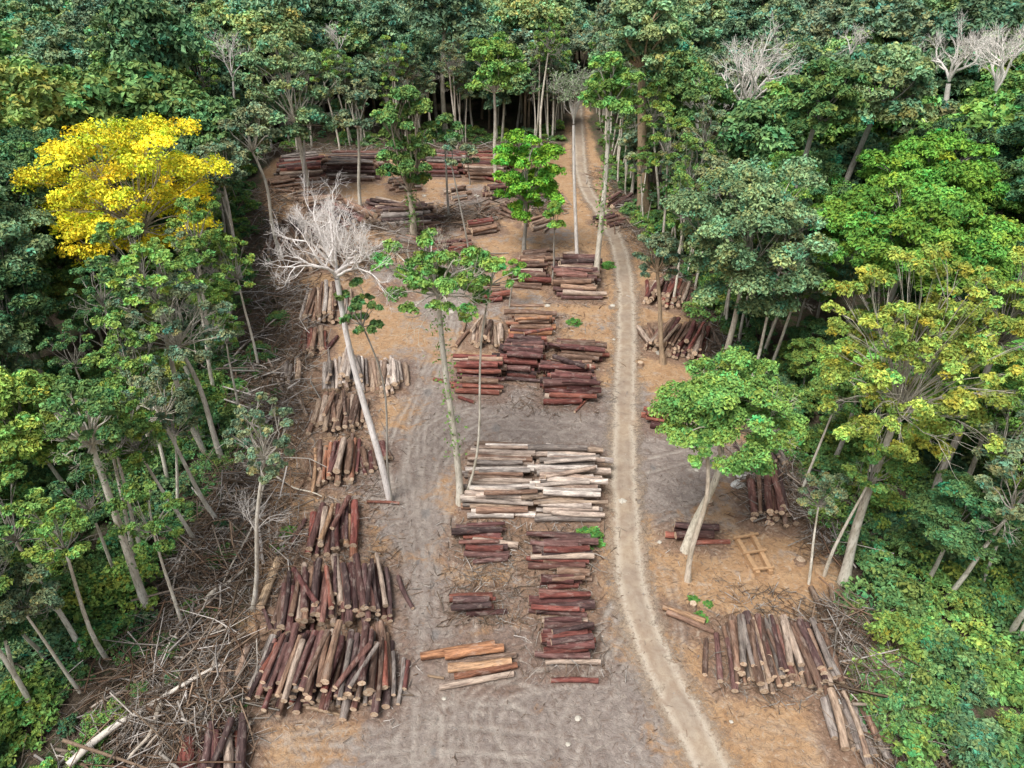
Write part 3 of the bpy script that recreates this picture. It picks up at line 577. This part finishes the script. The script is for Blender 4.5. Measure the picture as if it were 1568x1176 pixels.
# ---------- forest variants
def variant(name,seed,Ht,rx,rz,N,ls,tr,nl,lobe=.33,zmin=-.4,twig=0,bark=BARK,flat=.75,spread=.78,bc=(1.4,1.4,1.35)):
    rng=np.random.RandomState(seed);mb=MB();c=np.array([rng.randn()*.6,rng.randn()*.6,Ht-rz]);fk=c-np.array([0,0,rz*.6])
    tube(mb,curve((0,0,-1),fk,8,rng,0,.02),np.linspace(tr*1.15,tr*.55,8),6,0,bc)
    crown(mb,c,(rx,rx*(.85+.2*rng.rand()),rz),nl,12,N,ls,rng,lobe,zmin,spread,flat,1,fk,tr*.35,(1,1,1),True,.15)
    if twig:
        S=[]
        for _ in range(twig): twigs(mb,fk,nrm(rng.randn(3)+np.array([0,0,.7])),rx*.6,tr*.3,3,rng,S)
        flush(mb,S)
    return mb.mesh(name,[bark,LEAF])
far=[variant('canopy_tree_%d'%k,700+k,[22,25,19,27,21,24,17,26,20,23][k],[6,7.5,5,8.5,6.5,5.5,4.5,7.2,6.2,5][k],[5,5,6,5,4.5,7,6,5.5,4.5,6.5][k],[7500,9000,6500,10500,7500,7500,6000,8500,7000,6500][k],.42,[.35,.45,.3,.5,.35,.4,.25,.5,.35,.35][k],[26,36,20,42,28,28,18,32,28,22][k],[.27,.23,.32,.21,.26,.27,.34,.25,.24,.3][k],[-.5,-.3,-.85,-.3,-.4,-.9,-.9,-.5,-.3,-.8][k],0,BARK if k%3 else BARKD) for k in range(10)]
near=[variant('forest_tree_%d'%k,800+k,[20,23,17,24,19,22][k],[5.2,6.2,4.2,6.8,4.7,5.7][k],[5,4.5,5.5,4.5,6,6.5][k],[17000,20000,14000,23000,15000,19000][k],.21,[.3,.36,.24,.4,.28,.32][k],[34,46,26,52,36,40][k],[.22,.185,.25,.175,.22,.2][k],[-.5,-.3,-.9,-.3,-.9,-.8][k],spread=.83) for k in range(6)]
thin=[variant('slender_tree_%d'%k,850+k,[19,22,17,21][k],[3,2.6,3.4,3][k],[3.5,4,2.5,4.5][k],[4200,3400,4600,4000][k],.18,[.2,.22,.18,.2][k],18,.18,-.7,3,spread=.92,bc=(1.9,1.9,1.85)) for k in range(4)]
def shrub(name,seed,r,h,N,ls):
    rng=np.random.RandomState(seed);mb=MB()
    P0=np.zeros((8,3));P1=sph(8,rng,.2)*np.array([r,r,h])*.7;sticks(mb,P0,P1,.05,.02)
    crown(mb,(0,0,h*.35),(r,r,h*.75),12,10,N,ls,rng,.32,-.1,.85,.7)
    return mb.mesh(name,[BARKD,LEAF])
shr=[shrub('shrub_%d'%k,900+k,[1.8,2.3,1.3,2.0,1.5][k],[1.8,2.6,2.8,1.4,3.6][k],[1700,2300,1400,1800,1700][k],[.17,.17,.16,.2,.15][k]) for k in range(5)]
def inst(me,x,y,z,s,c,par,rng,tilt=.04):
    o=bpy.data.objects.new(me.name,me);col.objects.link(o);o.parent=par
    o.location=(x,y,z);o.rotation_euler=(rng.randn()*tilt,rng.randn()*tilt,rng.rand()*6.28);o.scale=(s*(.9+.25*rng.rand()),s*(.9+.25*rng.rand()),s);o.color=tuple(c)+(1,)
def empty(n):
    e=bpy.data.objects.new(n,None);col.objects.link(e);return e
rng=np.random.RandomState(77)
FO=empty('rainforest');UG=empty('undergrowth')
pal=[np.array(c) for c in [(.115,.22,.085),(.14,.255,.09),(.10,.195,.085),(.18,.305,.085),(.23,.36,.09),(.17,.26,.13),(.22,.28,.15),(.13,.23,.11),(.28,.36,.10),(.09,.18,.08)]]
def segd(p,a,b):
    e=b-a;t=np.clip(((p-a)@e)/(e@e+1e-9),0,1);return np.linalg.norm(p-a-t*e)
def limit(x,y):   # tallest tree allowed here so the named trees stay unhidden from the camera
    p=np.array([x,y]);h=99
    for c,rx,b,zb in clearz:
        if np.linalg.norm(p-c)<rx+3: h=min(h,max(5,zb-1))
        tow=nrm(-c);dd_=segd(p,c,c+tow*(rx+12))
        if dd_<rx*.9+3:
            dist=max(0,np.linalg.norm(p-c)-rx);h=min(h,max(5,zb+dist*.25))
        if segd(p,b,b+nrm(-b)*7)<2.5: h=min(h,7)
    return h
pts=[];y=20.0
while y<430:
    st=5.8 if y<150 else (6.9 if y<260 else 9.2)
    hwid=.74*(y*cp+30*sp)+16
    x=-hwid
    while x<hwid:
        pts.append((x+rng.randn()*st*.28,y+rng.randn()*st*.28,st));x+=st
    y+=st*.95
pts=np.array(pts);d=sdist(TP,pts[:,0],pts[:,1]);Hh=hgt(pts[:,0],pts[:,1],d)
cnt=0
HT={}
for me in far+near+thin: HT[me.name]=max(v.co.z for v in me.vertices)
for (x,y,st),dv,hz in zip(pts,d,Hh):
    if dv<1.0: continue
    near_left=(x<0 and y<75)
    if near_left and dv<16 and rng.rand()<.6:
        if rng.rand()<.45: inst(thin[rng.randint(4)],x,y,hz,.8+.35*rng.rand(),pal[rng.choice([3,4,6,0])]*1.05,FO,rng,.06);cnt+=1
        continue
    if x>0 and y<52 and dv<11 and rng.rand()<.8: continue
    c=pal[min(9,max(0,int(rng.rand()*10)))]*(.8+.5*rng.rand())
    edge=dv<7
    s=(.72+.42*rng.rand())*(1.0 if not edge else .85)
    if rng.rand()<.07: s*=1.28
    if x>5 and y<160 and rng.rand()<.5: c=np.array((.18,.33,.075))*(.85+.45*rng.rand())
    haze=min(1,max(0,(y-90)/210));c=c*(1-haze*.45)+np.array((.265,.35,.265))*haze*.66  # distance haze painted into leaf colour: far crowns shift to pale green
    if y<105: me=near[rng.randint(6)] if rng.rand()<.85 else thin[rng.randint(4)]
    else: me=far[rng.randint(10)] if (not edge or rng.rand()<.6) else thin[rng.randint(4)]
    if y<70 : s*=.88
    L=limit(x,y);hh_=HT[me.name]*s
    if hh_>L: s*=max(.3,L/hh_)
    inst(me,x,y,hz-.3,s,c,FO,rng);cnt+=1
# slender pale trunks left standing along the cut edge
for i in range(len(TP)-1):
    a,b=TP[i],TP[i+1];L=np.linalg.norm(b-a)
    if a[1]<26 and b[1]<26: continue
    for q in range(int(L/3.6)):
        t=rng.rand();p=a*(1-t)+b*t;nn=nrm(np.array([-(b-a)[1],(b-a)[0]]));p=p+nn*(.5+4*rng.rand())
        if sdist(TP,np.array([p[0]]),np.array([p[1]]))[0]<.3: p=p-2*nn*((p-a)@nn)
        if abs(p[0])>60 or p[1]<28: continue
        if p[1]<70 and rng.rand()<.4: continue
        inst(thin[rng.randint(4)],p[0],p[1],-.2,.65+.55*rng.rand(),pal[rng.choice([3,4,6,5])]*(.9+.4*rng.rand()),FO,rng,.07)
for k,(u,v,s) in enumerate([(50,1097,.9),(165,1006,.75),(125,1062,.7),(280,960,.7),(300,832,.85),(205,872,.8),(322,470,1.0),(395,560,.8),(1240,893,.6),(1264,880,.7),(1500,905,.75),(1455,855,.8),(1560,985,.7),(960,275,1.2),(945,250,1.2),(1028,470,.9),(1010,325,1.2),(1062,400,1.1),(1225,760,.8),(610,231,1.1),(700,229,1.2),(830,226,1.2),(520,232,1.2),(455,236,1.1),(365,640,.7)]):
    g=gp(u,v);o=bpy.data.objects.new('slender_tree',thin[k%4]);col.objects.link(o);o.location=(g[0],g[1],float(hgt(g[0],g[1]))-.2);o.rotation_euler=(rng.randn()*.05,rng.randn()*.05,rng.rand()*6);o.scale=(s*1.05,s*1.05,s*1.1);o.color=tuple(pal[[3,4,6][k%3]])+(1,)
n2=0;y=18.0
while y<190:
    st=2.4 if y<80 else (3.4 if y<130 else 4.6)
    hwid=.72*(y*cp+50*sp)+3;x=-hwid;row=[]
    while x<hwid: row.append((x+rng.randn()*st*.35,y+rng.randn()*st*.35));x+=st
    row=np.array(row);d1=sdist(DP,row[:,0],row[:,1]);d2=sdist(TP,row[:,0],row[:,1]);hh=hgt(row[:,0],row[:,1],d2)
    for (x,yy),a1,a2,hz in zip(row,d1,d2,hh):
        if a1<.8 or (a2<0 and x<0 and rng.rand()<.5): continue
        if a2>(24 if yy<75 else 9): continue
        if a2<0 and x>0 and yy>60 and rng.rand()<.4: continue
        s=(.6+.7*rng.rand())*(1 if (a2>0 or (x>0 and yy<52)) else .55)
        c=pal[rng.choice([0,1,3,3,4,7,1])]*(.9+.4*rng.rand())
        inst(shr[rng.randint(5)],x,yy,hz-.1,s,c,UG,rng,.1);n2+=1
    y+=st
for (u,v,s) in [(905,826,.6),(898,818,.4),(930,408,.6),(1072,945,.3),(1062,918,.25),(425,838,.4),(360,1085,.4),(440,815,.4),(350,1070,.4),(1085,925,.2),(880,495,.5),(320,940,.4),(325,925,.3)]:
    g=gp(u,v);me=shr[0 if rng.rand()<.5 else 3];o=bpy.data.objects.new('weed_clump',me);col.objects.link(o);o.location=(g[0],g[1],-.1);o.scale=(s,s,s*.7);o.rotation_euler=(0,0,rng.rand()*6);o.color=(.14,.3,.07,1)
print('TREES',cnt,'SHRUBS',n2)
# ---------- light
w=bpy.data.worlds.new('World');bpy.context.scene.world=w;w.use_nodes=True;nt=w.node_tree
sky=nt.nodes.new('ShaderNodeTexSky');sky.sky_type='NISHITA';sky.sun_disc=False
EL=math.radians(62);AZ=math.radians(215)
sky.sun_elevation=EL;sky.sun_rotation=AZ;sky.dust_density=4;sky.air_density=1.2
hs=nt.nodes.new('ShaderNodeHueSaturation');hs.inputs['Saturation'].default_value=.4
nt.links.new(sky.outputs[0],hs.inputs['Color']);nt.links.new(hs.outputs[0],nt.nodes['Background'].inputs[0]);nt.nodes['Background'].inputs[1].default_value=.15
sl=bpy.data.lights.new('sun','SUN');sl.energy=3.3;sl.angle=math.radians(24);sl.color=(1,.98,.95)
so=bpy.data.objects.new('sun',sl);col.objects.link(so)
S=Vector((math.cos(EL)*math.sin(AZ),math.cos(EL)*math.cos(AZ),math.sin(EL)));so.rotation_euler=(-S).to_track_quat('-Z','Y').to_euler()
# ---------- camera
cd=bpy.data.cameras.new('camera');cd.sensor_width=36;cd.lens=F/1568*36;cd.clip_end=6000;cd.clip_start=.5
co=bpy.data.objects.new('camera',cd);col.objects.link(co);co.location=(0,0,HC);co.rotation_euler=(math.radians(90)-PT,0,0)
sc=bpy.context.scene;sc.camera=co
sc.view_settings.view_transform='Standard';sc.view_settings.look='None';sc.view_settings.exposure=0
